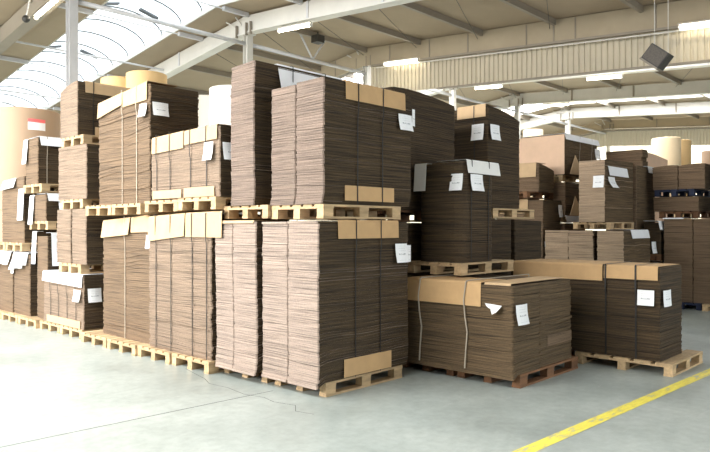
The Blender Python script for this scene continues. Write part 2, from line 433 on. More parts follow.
s = Stack('brown stack with a white flap, last one seen of the floor row', G1, 4.45, 5.65, 12.86, 13.9, Z1, 1.22, BROWN, warp=.008)
s.cover('L', 12.9, 13.8, 1.24, .22, WHITE, 'cover_sheet', kick=.05, wav=.04)
pallet('pallet on the floor under the last stack of the row', GP, 4.95, 13.58, 0)

# ---- front row, upper tier
pallet('pallet between the two tiers of the near corner, over the brown boards', GP, 5.12, 5.12, 1.79)
UZ = 1.937
s = Stack('tall pale cardboard stack of two columns on top of the near corner stack', G1, 4.50, 5.88, 4.70, 5.53, UZ, 3.18, GREY,
          piles=[(4.50, 5.88, 4.70, 5.115, 3.18), (4.50, 5.88, 5.12, 5.515, 3.165)], warp=.010, shear=lambda t: (.01 * (1 - t) ** 4, .035 * max(0, 1 - t * 7) ** 2 - .01 * t), top=lambda u, w: .005 - .03 * w * 0)
s.cover('R', 4.79, 5.74, 3.185, .18, COVERD, kick=0, deep=.5, p=4.69)
s.flap('R', 4.79, 5.56, 1.975, 2.13, COVERD, p=4.70, label='brown board upright along the foot')
for a in (4.97, 5.36): s.strap('R', a, p=4.69)
s.label('R', 5.62, 5.85, 2.78, 2.96, p=4.70); s.corner_label(5.86, 4.67, .12, .06, 2.85, 3.04)

pallet('pallet between the tiers under the slim leaning stack', GP, 5.08, 5.937, 1.80)
s = Stack('slim leaning cardboard stack with a white sheet over its side, tallest of the pale ones', G1, 4.45, 5.95, 5.74, 6.17, 1.946, 3.52, GREY, warp=.01,
          shear=lambda t: (.01 * math.sin(3.1 * t), .045 * math.sin(2.6 * t) ** 1 - .02 * t - .02 + .03 * max(0, 1 - t * 7) ** 2), top=lambda u, w: -.02 * w)
s.cover('R', 4.78, 5.9, 3.53, .42, WHITE, 'cover_sheet', p=5.75, deep=.3, kick=.11)
for a in (4.97, 5.48): s.strap('R', a, p=5.735, out=.045)

pallet('pallet between tiers under the strapped stack, end next to the slim leaning stack', GP, 4.97, 6.74, 1.91); pallet('pallet between tiers under the strapped stack, end next to the big wavy stack', GP, 4.97, 7.545, 1.90)
s = Stack('strapped stack with yellow boards along its top and foot, left of the leaning stack', G1, 4.42, 5.6, 6.33, 7.86, 2.058, 2.87, TAN, warp=.004, jit=.003, top=lambda u, w: -.02 * w)
s.cover('L', 6.36, 7.05, 2.88, .16, COVER, z1=2.865, kick=.0); s.cover('L', 7.07, 7.82, 2.87, .20, COVER, z1=2.85, kick=.0)
s.flap('L', 6.42, 7.06, 2.065, 2.18, COVER); s.flap('L', 7.12, 7.8, 2.065, 2.17, COVER)
for a in (6.58, 6.92, 7.38, 7.70): s.strap('L', a)
s.label('L', 6.42, 6.60, 2.48, 2.69); s.label('R', 4.44, 4.70, 2.48, 2.68)

pallet('pallet between tiers under the big wavy stack, beside the strapped stack pallet', GP, 4.95, 8.42, 1.876); pallet('pallet between tiers under the big wavy stack, sticking out past its end', GP, 4.95, 9.24, 1.876)
s = Stack('big wavy brown stack with a folded yellow board over its top edge and two labels', G1, 4.45, 5.15, 7.95, 9.42, 2.022, 3.60, BROWN, warp=.03, jit=.008,
          piles=[(4.45, 5.2, 7.95, 9.42, 3.60)], top=lambda u, w: -.07 * w)
s.cover('L', 8.0, 8.66, 3.63, .24, COVER, z1=3.57, d1=.20, kick=.0); s.cover('L', 8.665, 9.41, 3.575, .17, COVER, z1=3.51, d1=.22, kick=.01)
for a in (8.28, 8.68): s.strap('L', a, mat=STRAPW, zt=3.6)
s.label('L', 7.98, 8.17, 3.17, 3.34); s.label('R', 4.47, 4.70, 3.18, 3.36)

pallet('pallet on the white topped stack', GP, 5.02, 10.36, .99)
s = Stack('pale column on the white topped stack, the one nearer the wavy stacks', G1, 4.45, 5.6, 9.83, 10.33, 1.136, 1.985, TAN, shear=lambda t: (0, .02 * math.sin(3 * t)), warp=.008)
s = Stack('pale column on the white topped stack, the one away from the wavy stacks', G1, 4.45, 5.6, 10.375, 10.90, 1.136, 1.985, TAN, shear=lambda t: (0, .02 * math.sin(3 * t)), warp=.008)
pallet('pallet resting on the two pale columns', GP, 5.05, 10.36, 1.995)
s = Stack('banded stack third up over the white topped stack', G1, 4.45, 5.6, 9.83, 10.85, 2.141, 2.97, TAN, warp=.01, top=lambda u, w: .015 * w)
s.strap('R', 4.75, mat=STRAPD, p=9.83)
pallet('topmost pallet at the end of the row under the curved top stack', GP, 5.1, 10.45, 2.998)
s = Stack('topmost stack with rounded shoulder and yellow boards along its top, behind the white post', G1, 4.5, 5.65, 10.26, 10.90, 3.143, 4.0, TAN, warp=.01, top=lambda u, w: -.11 * w * w)
s.cover('R', 4.62, 5.4, 4.0, .17, COVER, deep=.2, kick=0); s.flap('R', 4.78, 5.3, 3.15, 3.3, COVER); s.strap('R', 4.75)

GL = 'cardboard stacks piled at the far end of the front row'
pallet('pallet on the narrow stack hung with white sheets', GP, 5.1, 11.80, 1.665)
s = Stack('narrow stack under a white cover, second up beyond the pale columns', GL, 4.5, 5.6, 11.48, 12.1, 1.811, 2.26, BROWN)
s.cover('R', 4.52, 5.0, 2.27, .12, WHITE, 'cover_sheet', kick=.05); s.cover('L', 11.95, 12.14, 2.25, .5, WHITE, 'cover_sheet', kick=.03, deep=.2)
s.label('R', 4.7, 4.85, 2.0, 2.2)
pallet('pallet on the stack under the white cover, second up beyond the pale columns', GP, 5.02, 11.86, 2.30)
s = Stack('small stack with white sheet over its top, before the big kraft roll', GL, 4.47, 5.3, 11.75, 12.3, 2.446, 3.25, BROWN, warp=.008)
s.cover('R', 4.50, 5.1, 3.26, .15, WHITE, 'cover_sheet', kick=.06); s.cover('L', 12.15, 12.34, 3.24, .42, WHITE, 'cover_sheet', kick=.03, deep=.2); s.strap('R', 4.62, mat=STRAPW)
pallet('pallet on the stack with crumpled white wrap', GP, 5.0, 12.68, 1.28)
s = Stack('brown stack with a slanting white flap at its top, before the big kraft roll', GL, 4.48, 5.6, 12.4, 13.5, 1.426, 2.58, BROWN, top=lambda u, w: .04 - .06 * w)
s.cover('L', 12.75, 13.4, 2.59, .16, WHITE, 'cover_sheet', z1=2.56, kick=.04); s.cover('L', 12.36, 12.62, 2.38, .55, WHITE, 'cover_sheet', deep=-.0, kick=.02)
pallet('pallet on the last stack of the floor row', GP, 5.0, 13.52, 1.28)
s = Stack('tall dark sliver of stack wedged behind the pale columns', G2, 5.7, 6.02, 12.3, 13.1, 0.0, 3.42, BROWN)
s.cover('L', 12.8, 13.1, 3.43, .55, WHITE, 'cover_sheet', kick=.03, deep=.2)

# ---- second row, middle
pallet('dark pallet on the floor under the black column behind the near corner', GP, 6.85, 5.70, 0, 'dark')
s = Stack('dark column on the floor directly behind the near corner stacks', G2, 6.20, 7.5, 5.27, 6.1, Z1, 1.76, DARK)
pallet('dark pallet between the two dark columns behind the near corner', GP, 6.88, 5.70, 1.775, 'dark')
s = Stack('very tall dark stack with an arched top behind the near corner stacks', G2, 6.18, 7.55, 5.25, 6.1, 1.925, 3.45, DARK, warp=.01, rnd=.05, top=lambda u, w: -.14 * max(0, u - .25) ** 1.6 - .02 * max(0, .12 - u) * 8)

# ---- low block with white strings
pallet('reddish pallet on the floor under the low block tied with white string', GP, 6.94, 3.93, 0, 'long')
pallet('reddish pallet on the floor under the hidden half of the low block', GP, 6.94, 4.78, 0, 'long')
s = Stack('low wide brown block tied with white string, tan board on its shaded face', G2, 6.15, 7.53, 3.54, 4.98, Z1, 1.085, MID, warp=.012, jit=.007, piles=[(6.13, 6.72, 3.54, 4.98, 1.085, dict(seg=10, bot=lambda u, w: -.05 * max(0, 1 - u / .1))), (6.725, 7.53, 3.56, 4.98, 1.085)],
          shear=lambda t: (-.02 * t, 0), rnd=.03)
s.cover('L', 3.92, 4.96, 1.095, .25, COVERD, d1=.25, kick=0, deep=.5, p=6.12)
s.cover('L', 3.58, 3.9, 1.095, .01, COVER, 'cover_board', kick=0, deep=1.2, p=6.16)
for a in (4.11, 4.74):
    s.sheet('string', STRAPW, 'L', 6.12, [[(a - .006 + .02 * math.sin(9 * z), o, z), (a + .006 + .02 * math.sin(9 * z), o, z)] for o, z in ((.012, .15), (.02, .35), (.02, .55), (.03, .72), (.034, .9), (.034, 1.1), (0.01, 1.118), (-1.35, 1.118), (-1.4, .16))], th=.012)
s.flap('R', 6.9, 7.5, .36, .48, BROWN, p=3.56, out=.006); s.flap('L', 4.0, 4.9, .16, .30, BROWN, p=6.15, out=.01)
s.label('R', 6.13, 6.36, .68, .89); s.sheet('label', LABEL, 'L', 6.15, [[(3.88, .03, .885), (3.78, .03, .88), (3.66, .05, .875)], [(3.84, .05, .85), (3.77, .06, .82), (3.66, .09, .85)], [(3.79, .07, .84), (3.75, .1, .78), (3.69, .11, .81)]], th=.002)
pallet('orange pallet lying on the low block tied with string', GP, 7.06, 4.82, 1.135, 'euro')
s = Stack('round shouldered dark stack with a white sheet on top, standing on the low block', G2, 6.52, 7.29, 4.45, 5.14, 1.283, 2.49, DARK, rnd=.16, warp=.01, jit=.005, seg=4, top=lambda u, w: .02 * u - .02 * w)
s.cover('R', 6.60, 7.32, 2.50, .15, PALE, 'cover_sheet', kick=.02, deep=.42)
s.cover('L', 4.96, 5.14, 2.48, .33, PALE, 'cover_sheet', kick=.02, deep=.1)
for a in (6.70, 7.08): s.strap('R', a)
s.label('L', 4.44, 4.62, 2.14, 2.34, p=6.56); s.label('R', 6.66, 6.92, 2.14, 2.34)

# ---- second row, further along
pallet('pallet on the floor under the two dark columns behind the strapped block', GP, 8.75, 5.45, 0, 'dark')
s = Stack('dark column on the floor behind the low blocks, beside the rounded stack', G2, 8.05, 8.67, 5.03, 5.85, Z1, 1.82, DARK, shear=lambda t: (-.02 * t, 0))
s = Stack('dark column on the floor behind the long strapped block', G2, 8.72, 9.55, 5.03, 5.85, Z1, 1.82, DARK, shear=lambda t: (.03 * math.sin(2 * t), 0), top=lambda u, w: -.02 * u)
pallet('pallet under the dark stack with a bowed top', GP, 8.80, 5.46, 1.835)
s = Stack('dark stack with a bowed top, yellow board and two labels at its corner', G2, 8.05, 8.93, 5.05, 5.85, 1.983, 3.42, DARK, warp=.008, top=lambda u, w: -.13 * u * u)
s.cover('L', 5.08, 5.56, 3.44, .17, COVER, deep=.3, kick=.0); s.strap('L', 5.27)
s.label('L', 5.10, 5.30, 2.94, 3.17); s.label('R', 8.06, 8.30, 2.94, 3.16)

pallet('broad pallet jutting out on the floor under the strapped block nearest the yellow line', GP, 8.47, 3.12, 0, 'square')
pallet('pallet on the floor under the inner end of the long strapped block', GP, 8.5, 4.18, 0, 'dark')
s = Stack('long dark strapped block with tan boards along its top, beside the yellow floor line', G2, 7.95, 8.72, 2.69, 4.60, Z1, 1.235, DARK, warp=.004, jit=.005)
s.cover('L', 3.36, 4.58, 1.24, .19, COVERD, kick=0, deep=.74); s.cover('L', 2.71, 3.34, 1.235, .15, COVERD, kick=0, deep=.74)
for a in (2.96, 3.32): s.strap('L', a, w=.02)
s.label('L', 2.745, 2.935, .79, .97, curl=.01); s.label('R', 7.97, 8.22, .78, .97, curl=.01)

# ---- far stacks
s = Stack('tan column on the far floor with two tight halves, behind the long strapped block', G3, 13.0, 14.2, 5.67, 6.73, Z1, 1.63, TANL, piles=[(13.0, 14.2, 5.67, 6.2, 1.63), (13, 14.2, 6.205, 6.73, 1.64)], th=.05, jit=.01, shear=lambda t: (0, .03 * t), warp=.015)
s = Stack('tan column on the far floor with a white flap on its dark side', G3, 13.0, 14.45, 5.09, 5.62, Z1, 1.63, TANL, th=.05, jit=.008, warp=.01)
s.cover('R', 13.35, 14.3, 1.64, .16, WHITE, 'cover_sheet', kick=.03); s.label('R', 14.45, 14.7, 1.15, 1.4)
pallet('pallet on the far floor under the tan halves', GP, 13.6, 6.2, 0); pallet('pallet on the far floor under the tan column with a white flap', GP, 13.7, 5.36, 0)
pallet('pallet lying on the two far tan columns', GP, 13.68, 5.76, 1.665)
s = Stack('far stack with three white papers round its corner, on the two tan columns', G3, 13.0, 14.5, 5.46, 6.0, 1.811, 3.06, TANL, th=.04, jit=.006, warp=.01, top=lambda u, w: .04 * u)
s.cover('R', 13.14, 14.12, 2.93, .18, WHITE, 'cover_sheet', deep=.01, kick=.03); s.label('L', 5.46, 5.68, 2.50, 2.74); s.label('R', 13.10, 13.42, 2.50, 2.72, curl=.1)
s = Stack('dark tall stack directly behind the stack with three white papers', G3, 14.56, 15.7, 5.42, 6.0, Z1, 3.05, BROWN, th=.05)
s.cover('R', 15.2, 15.66, 3.06, .14, WHITE, 'cover_sheet', kick=.02)
pallet('pallet on the far floor under the dark tall stack', GP, 15.08, 5.76, 0)
s = Stack('small dark stack under a slanted white board, between far columns', G3, 14.75, 15.75, 4.97, 5.33, 1.13, 1.80, DARK, th=.05)
s.cover('R', 14.55, 15.7, 1.83, .18, WHITE, 'cover_sheet', z1=1.81, kick=.03, deep=.3); s.label('R', 15.35, 15.65, 1.28, 1.6, curl=.01)
s2 = Stack('low dark stack with a white end sheet, under the slanted white board', G3, 14.75, 15.75, 4.97, 5.33, Z1, .95, BROWN, th=.05)
s2.cover('R', 14.85, 15.7, .96, .22, WHITE, 'cover_sheet', kick=.03, deep=.3); pallet('half pallet on the far floor under the slanted white board stacks', GP, 15.25, 5.15, 0, 'half'); pallet('dark half pallet right under the slanted white board', GP, 15.25, 5.15, .985, 'half')

s = Stack('layered brown stack high at the back in front of the cream paper rolls', G3, 15.95, 16.3, 5.80, 6.68, Z1, 3.55, BROWN, piles=[(15.95, 16.3, 5.80, 6.68, 3.55)], th=.09, jit=.012, warp=.02)
pallet('pallet under the layered brown stack', GP, 16.3, 6.3, 0)
s = Stack('orange board stack with a sagging end beside the layered brown stack', G3, 17.0, 18.8, 6.16, 6.8, Z1, 3.62, BOX, th=.12, jit=.004, top=lambda u, w: -.10 * u * u)
pallet('pallet under the orange board stack', GP, 17.8, 6.5, 0)

s = Stack('big dark stack on the far floor in two columns, far side of the yellow line', G3, 14.7, 15.9, 3.75, 4.90, Z1, 1.88, BROWN, piles=[(14.7, 15.9, 4.33, 4.90, 1.88), (14.7, 15.9, 3.5, 4.32, 1.88)], th=.035, jit=.006)
s.cover('L', 4.5, 4.92, 1.89, .01, WHITE, 'cover_sheet', deep=.5, kick=0)
pallet('blue pallet on the far floor under the big dark stack', GP, 15.25, 4.55, 0, 'blue'); pallet('wooden pallet on the far floor under the big dark stack, at the picture edge', GP, 15.2, 3.72, 0)
pallet('dark pallet on top of the big dark far stack', GP, 15.75, 4.75, 1.905, 'dark')
s = Stack('shallow dark stack over the big far stack, under the blue pallet', G3, 15.1, 16.05, 4.3, 5.2, 2.051, 2.36, BROWN, piles=[(15.1, 16.05, 4.33, 5.25, 2.36)], th=.035, jit=.006)
pallet('blue pallet between the two dark stacks in front of the cream rolls', GP, 15.62, 4.8, 2.375, 'blue')
s = Stack('dark double stack on the blue pallet in front of the cream paper rolls', G3, 15.0, 16.05, 4.15, 5.25, 2.521, 3.05, BROWN, piles=[(15.05, 16.05, 4.73, 5.25, 3.05), (15.05, 16.05, 4.2, 4.72, 3.06)], th=.035, jit=.006, warp=.015, top=lambda u, w: -.05 * abs(w - .3))
s = Stack('dark stack with a white flap at the picture edge', G3, 15.1, 16.0, 3.15, 3.95, 1.90, 2.98, BROWN, th=.04)
s.cover('L', 3.3, 4.02, 3.0, .2, WHITE, 'cover_sheet', kick=.05)

pallet('pallet on the far floor under the stacks with triangular boards', GP, 14.62, 7.1, 0); pallet('pallet on the far floor beside the rolls under the big kraft box', GP, 14.62, 7.92, 0)
s = Stack('lowest dark stack under the triangular boards', G3, 14.0, 15.1, 6.80, 7.9, Z1, 1.80, BROWN, th=.05)
pallet('white edged pallet on the lowest dark stack', GP, 14.62, 7.25, 1.815)
s = Stack('brown stack with a leaning triangular board, below the big kraft box', G3, 14.0, 15.2, 6.78, 7.30, 1.961, 2.72, BROWN, th=.05)
def tri(st, x0, x1, xt, y, z0, z1, lean):
    v = [(x0, y - lean, z0), (x1, y - lean, z0), (xt, y - .01, z1)]; v += [(a, q + .012, c) for a, q, c in v]
    o = mesh('corner_board', v, [(0, 1, 2), (5, 4, 3), (0, 3, 4, 1), (1, 4, 5, 2), (2, 5, 3, 0)], COVER, st.o)
tri(s, 14.0, 14.72, 14.45, 6.76, 1.97, 2.42, .1)
s.cover('R', 14.0, 14.9, 1.95, .12, WHITE, 'cover_sheet', kick=0.02, deep=.01)
pallet('pale pallet under the big kraft box', GP, 14.6, 7.24, 2.745, 'euro')
s = Stack('big plain kraft box with a white lid edge, high on pallets at the back', G3, 14.0, 15.75, 6.80, 8.02, 2.891, 3.80, MID, th=.1, jit=.001, name='kraft_box', cat='box')  # body colour painted dark for the shaded sides, light panel for the lit face
s.sheet('side_panel', BOX, 'L', 14.0, [[(6.79, .012, 3.80), (8.03, .012, 3.80)], [(6.79, .012, 2.9), (8.03, .012, 2.9)]], th=.012)
s.cover('R', 13.99, 15.8, 3.81, .13, WHITE, 'lid', deep=1.1, kick=.03); tri(s, 14.0, 14.72, 14.45, 6.76, 2.9, 3.36, .1)
for a in (14.75, 15.4): s.strap('R', a, mat=STRAPW)
s.label('R', 15.55, 15.85, 3.35, 3.6)

pallet('pallet on the far floor behind the dark bowed stack', GP, 13.38, 7.45, 0)
s = Stack('dark stack with a printed label, between the bowed dark stack and the tan halves', G3, 13.1, 13.95, 6.85, 8.0, Z1, 2.30, BROWN, th=.05)
s.label('R', 13.75, 13.93, 1.93, 2.2); s.label('R', 13.12, 13.3, 1.1, 1.4); s.cover('L', 7.2, 7.9, 2.31, .3, COVER, d1=.3, kick=.0)
pallet('dark slatted pallet on the stack with a printed label', GP, 13.38, 7.45, 2.335, 'dark')
s = Stack('curved dark stack with a cream flap in front of the big kraft box', G3, 13.1, 13.85, 6.95, 7.9, 2.481, 3.03, BROWN, th=.05, rnd=.06, top=lambda u, w: .06 * (1 - u) - .08 * u * u)
s.cover('L', 7.0, 7.8, 3.10, .30, COVER, kick=.02)

# ------------------------------------------------------------------ paper rolls
def roll(label, group, x, y, z0, h, r, mat, lab=None):
    t = thing('paper_roll', label, 'paper roll', (x, y, z0), group)
    n = 40
    prof = [(r * .12, .02), (r * .12, 0), (r - .02, 0), (r, .015), (r, h - .015), (r - .02, h), (r * .12, h), (r * .12, h - .02)]
    v = []; f = []
    for (a, z) in prof:
        for k in range(n):
            q = 2 * math.pi * k / n; v.append((x + a * math.cos(q), y + a * math.sin(q), z0 + z))
    for i in range(len(prof) - 1):
        for k in range(n): f.append((i * n + k, i * n + (k + 1) % n, i * n + n + (k + 1) % n, i * n + n + k))
    mesh('paper_winding', v, f, mat, t, smooth=True)
    o = t.children[-1]; md = o.modifiers.new('split', 'EDGE_SPLIT'); md.split_angle = math.radians(40)
    MB().tube([(x, y, z0 + .005), (x, y, z0 + h - .005)], r * .118, 20).build('core', COVERD, t)
    return t
def roll_label(t, x, y, r, q0, q1, z0, z1, mat, name):
    v = []; f = []
    for i, z in enumerate((z0, z1)):
        for k in range(7):
            q = q0 + (q1 - q0) * k / 6
            v.append((x + (r + .004) * math.cos(q), y + (r + .004) * math.sin(q), z))
    for k in range(6): f.append((k, k + 1, k + 8, k + 7))
    o = mesh(name, v, f, mat, t, uvs=[(k / 6, i) for i in (0, 1) for k in range(7)]); md = o.modifiers.new('t', 'SOLIDIFY'); md.thickness = .003
GR = 'paper rolls standing behind the front row'
roll('lower big kraft roll carrying the roll with the red and white label', GR, 5.40, 14.95, 0, 2.05, .73, KRAFT)
t = roll('huge kraft paper roll with a red and white label, at the end of the row', GR, 5.40, 14.95, 2.05, 2.13, .73, KRAFT)
qa = math.atan2(-14.95, -5.40)
roll_label(t, 5.40, 14.95, .73, qa + .10, qa + .58, 3.72, 3.88, WHITE, 'label'); roll_label(t, 5.40, 14.95, .73, qa + .10, qa + .58, 3.88, 3.95, PINKL, 'label_band')
for lab, x, y, h, r, mat, n in (('yellow kraft roll, fuller one seen above the big wavy stack', 6.62, 11.95, 4.72, .39, KRAFT2, 2), ('yellow kraft roll half hidden behind its fuller neighbour', 6.50, 12.78, 4.72, .39, KRAFT2, 2),
        ('bright white roll beside the slim leaning stack', 7.76, 10.70, 4.42, .44, WROLL, 2), ('cream white roll set behind the bright white one', 7.98, 11.85, 4.42, .44, WROLL, 2)):
    for k in range(n):
        roll(('lower roll carrying the ' if k < n - 1 else '') + lab, GR, x, y, h / n * k, h / n, r, mat)
GR2 = 'paper rolls at the far wall'
for lab, x, y, h, r, mat in (('tall whiter cream roll before the far wall', 21.0, 6.93, 4.40, .41, CREAM), ('tall cream roll half hidden behind its whiter twin', 22.1, 6.97, 4.43, .41, KRAFT2),
        ('pinkish roll at the picture edge above the dark stacks', 19.5, 5.15, 3.75, .36, KRAFT), ('cream roll seen over the big kraft box between the white posts', 20.4, 11.03, 5.0, .33, CREAM)):
    for k in range(2): roll(('lower roll carrying the ' if k == 0 else '') + lab, GR2, x, y, h / 2 * k, h / 2, r, mat)

# ------------------------------------------------------------------ building
RY = 15.1
def gz(y, z=7.22):      # gable line along the hall: ridge over the post line
    return z - (.075 * (RY - y) if y < RY else .12 * (y - RY))
Y0, Y1 = -5.0, 31.0
XA, XB = -8.5, 41.5
fl = MB().box(XA - .2, XB + .2, Y0 - .2, Y1 + .2, -.12, 0).build('floor', FLOOR); struct(fl)
def strip(name, pts, w, mat, z=.0015):
    v = []; f = []
    for i, (x, y) in enumerate(pts):
        a = pts[max(i - 1, 0)]; c = pts[min(i + 1, len(pts) - 1)]
        d = Vector((c[0] - a[0], c[1] - a[1])).normalized(); nx, ny = -d.y * w / 2, d.x * w / 2
        v += [(x + nx, y + ny, z), (x - nx, y - ny, z)]
    for i in range(len(pts) - 1): f.append((2 * i, 2 * i + 1, 2 * i + 3, 2 * i + 2))
    return mesh(name, v, f, mat, fl)
strip('painted_line', [(1.5 + i * .8, 2.515 + (4.5 - (1.5 + i * .8)) * .048) for i in range(17)], .125, YEL)['label'] = 'worn yellow painted line'
strip('joint', [(-3, 5.72), (1.8, 5.5), (4.4, 5.35)], .012, CRACK)
R = random.Random(3)
strip('crack', [(4.36, 6.95), (4.3, 6.7), (4.22, 6.34), (4.12, 6.1), (4.15, 5.8), (4.10, 5.45), (4.16, 5.2), (4.12, 5.0), (4.18, 4.75), (4.05, 4.6), (4.1, 4.4)], .007, CRACK)

for nm, mb, mat in (('wall_near', MB().box(XA - .2, XB + .2, Y0 - .2, Y0, 0, 8.5), WALLG), ('wall_aisle', MB().box(XA - .2, XA, Y0, Y1, 0, 8.5), WALLG),
                    ('wall_end', MB().box(XA - .2, XB + .2, Y1, Y1 + .2, 0, 8.5), WALLM), ('wall_far', MB().box(XB, XB + .2, Y0, Y1, 0, 8.5), WALLM)):
    struct(mb.build(nm, mat))

# roof lining in strips between the girders, open where the rooflights sit
sky_bays = (-3.5, 6.5, 16.5, 26.5, 36.5)  # first, third and last bays: unseen rooflights added to carry the daylight
rb = MB()
def roof_strip(xa, xb):
    for ya, yb in ((Y0, RY), (RY, Y1)):
        za, zb = gz(ya, 7.74), gz(yb, 7.74)
        rb.hexa([(xa, ya, za), (xb, ya, za), (xb, yb, zb), (xa, yb, zb)], [(xa, ya, za + .1), (xb, ya, za + .1), (xb, yb, zb + .1), (xa, yb, zb + .1)])
for i in range(10):
    x = -8.5 + 5 * i
    if x in sky_bays: roof_strip(x, x + 1.5); roof_strip(x + 4.0, x + 5)
    else: roof_strip(x, x + 5)
struct(rb.build('ceiling', ROOF))
# rooflights: vaulted glazing with arched ribs
for n, x in enumerate(sky_bays):
    xa, xb = x + 1.5, x + 4.0
    ya0 = {-3.5: 1.5, 6.5: 7.0, 16.5: 6.0, 26.5: 4.0, 36.5: 2.0}[x]
    v = []; f = []; ys = [ya0, RY, Y1 - .5]; K = 12
    def arc(k): t = math.pi * k / K; return ((xa + xb) / 2 - (xb - xa) / 2 * math.cos(t), .12 + .55 * math.sin(t))
    for y in ys:
        for k in range(K + 1):
            ax, az = arc(k); v.append((ax, y, gz(y, 7.74) + az))
    for i in range(2):
        for k in range(K): q = i * (K + 1) + k; f.append((q, q + 1, q + K + 2, q + K + 1))
    w = struct(mesh('window_%d' % (n + 1), v, f, GLAZV if n == 1 else GLAZ if n == 0 else GLAZF, smooth=True)); 
    cb = MB()
    for xx in (xa - .03, xb - .03):
        for ya, yb in ((ys[0], RY), (RY, ys[2])):
            za, zb = gz(ya, 7.74), gz(yb, 7.74)
            cb.hexa([(xx, ya, za), (xx + .06, ya, za), (xx + .06, yb, zb), (xx, yb, zb)], [(xx, ya, za + .16), (xx + .06, ya, za + .16), (xx + .06, yb, zb + .16), (xx, yb, zb + .16)])
    cb.build('frame', STEEL, w)
    if x > 0:
        y = ya0 + .4
        while y < Y1 - 1:
            MB().tube([(arc(k)[0], y, gz(y, 7.74) + arc(k)[1] - .035) for k in range(K + 1)], .022, 6).build('rib', RIB, w)
            y += 1.06
    if n == 1:
        for y in (17.6, 21.5):
            for k0 in (3, 7):
                a, c = arc(k0), arc(k0 + 2)
                MB().hexa([(a[0], y, gz(y, 7.74) + a[1] - .1), (c[0], y, gz(y, 7.74) + c[1] - .1), (c[0], y + .16, gz(y, 7.74) + c[1] - .1), (a[0], y + .16, gz(y, 7.74) + a[1] - .1)],
                          [(a[0], y, gz(y, 7.74) + a[1] - .04), (c[0], y, gz(y, 7.74) + c[1] - .04), (c[0], y + .16, gz(y, 7.74) + c[1] - .04), (a[0], y + .16, gz(y, 7.74) + a[1] - .04)]).build('vent_bar', RIB, w)

# girders along the hall
GX = [-8.3, -3.5, 1.5, 6.5, 11.5, 16.5, 21.5, 26.5, 31.5, 36.5]
GB = {6.5: 'grey roof girder with a tube lamp, nearest the aisle', 11.5: 'white roof girder bending over the white post', 16.5: 'roof girder carrying the cream corrugated drop wall', 21.5: 'beige roof girder seen just under the corrugated drop wall',
      26.5: 'second roof girder seen beyond the corrugated drop wall', 31.5: 'bright white roof girder, deepest bay before the far corrugated panel', 36.5: 'farthest roof girder over the far corrugated panel'}
for x in GX[1:]:
    if x < 1: continue
    g = thing('roof_girder', GB.get(x, 'roof girder out of view over the aisle beside the camera'), 'roof girder', (x, RY, 7.22), 'roof girders')
    w = .1
    MB().sweep([(-w, 0), (w, 0), (w, .46), (-w, .46)], [((x, y, gz(y)), (1, 0, 0), (0, 0, 1)) for y in (Y0, RY, Y1)]).build('beam', PURL if x <= 6.5 else STEEL if x not in (16.5, 36.5) else FASC, g)
    MB().sweep([(-.15, -.02), (.15, -.02), (.15, .012), (-.15, .012)], [((x, y, gz(y)), (1, 0, 0), (0, 0, 1)) for y in (Y0, RY, Y1)]).build('bottom_flange', STEEL if x not in (1.5, 6.5, 16.5, 36.5) else PURL, g)
    if x in (11.5, 16.5, 21.5, 26.5, 31.5, 36.5):
        for y in (12.45, 9.9, 7.1, 4.3, 18.5, 22):
            MB().box(x - .13, x + .13, y, y + .06, gz(y), gz(y) + .46).build('stiffener', PURL if x != 11.5 else STEELB, g)
# steel posts on the ridge line
PX = {6.5: 'slim grey steel post in front of the rooflight', 11.5: 'white steel post rising behind the slim leaning stack', 16.5: 'steel post at the end of the corrugated drop wall', 21.5: 'white steel post beside the arched dark stack',
      26.5: 'white steel post behind the bowed dark stack', 31.5: 'white steel post over the big kraft box', 36.5: 'farthest steel post under the far corrugated panel'}
for x, lab in PX.items():
    t = thing('steel_post', lab, 'steel post', (x, RY, 0), 'steel posts')
    m = MB(); m.box(x - .1, x + .1, RY - .1, RY - .085, 0.02, 7.15); m.box(x - .1, x + .1, RY + .085, RY + .1, .02, 7.15); m.box(x - .006, x + .006, RY - .085, RY + .085, .02, 7.15)
    m.build('shaft', STEEL if x != 6.5 else STEELB, t); MB().box(x - .18, x + .18, RY - .18, RY + .18, 0, .02).build('base_plate', STEELB, t)
    MB().box(x - .16, x + .16, RY - .16, RY + .16, 7.15, 7.2).build('head_plate', STEEL, t)
    for dy in (.15, .6):
        MB().tube([(x + .0, RY + .1 + dy * .2, 7.3), (x - .25, RY + .1 + dy, gz(RY + .1 + dy, 7.7))], .022, 6).build('brace', STEEL, t)
    for dy in (-.35, -.15, .3):
        MB().box(x - .2, x - .12, RY + dy, RY + dy + .03, 7.1, 7.45).build('bracket', PURL, t)
# tie pipes between the posts
for i, x in enumerate((1.5, 6.5, 11.5, 16.5, 21.5, 26.5, 31.5)):
    o = MB().tube([(x + .11, RY, 6.9), (x + 4.89, RY, 6.9)], .055, 10).build('tie_pipe', STEELB, smooth=True)
    lb = ['beside the camera aisle', 'crossing in front of the rooflight', 'from the white post to the corrugated drop wall', 'first beyond the drop wall', 'second beyond the drop wall', 'third beyond the drop wall', 'farthest, in the last bay'][i]
    if x in (11.5, 16.5):
        for dx in (-.55, .55): MB().tube([(x + 2.5, RY, 6.93), (x + 2.5 + dx, RY, 7.66)], .03, 8).build('brace', STEELB, o)
    tag(o, 'grey tie pipe between steel posts, ' + lb, 'tie pipe', 'tie pipes')
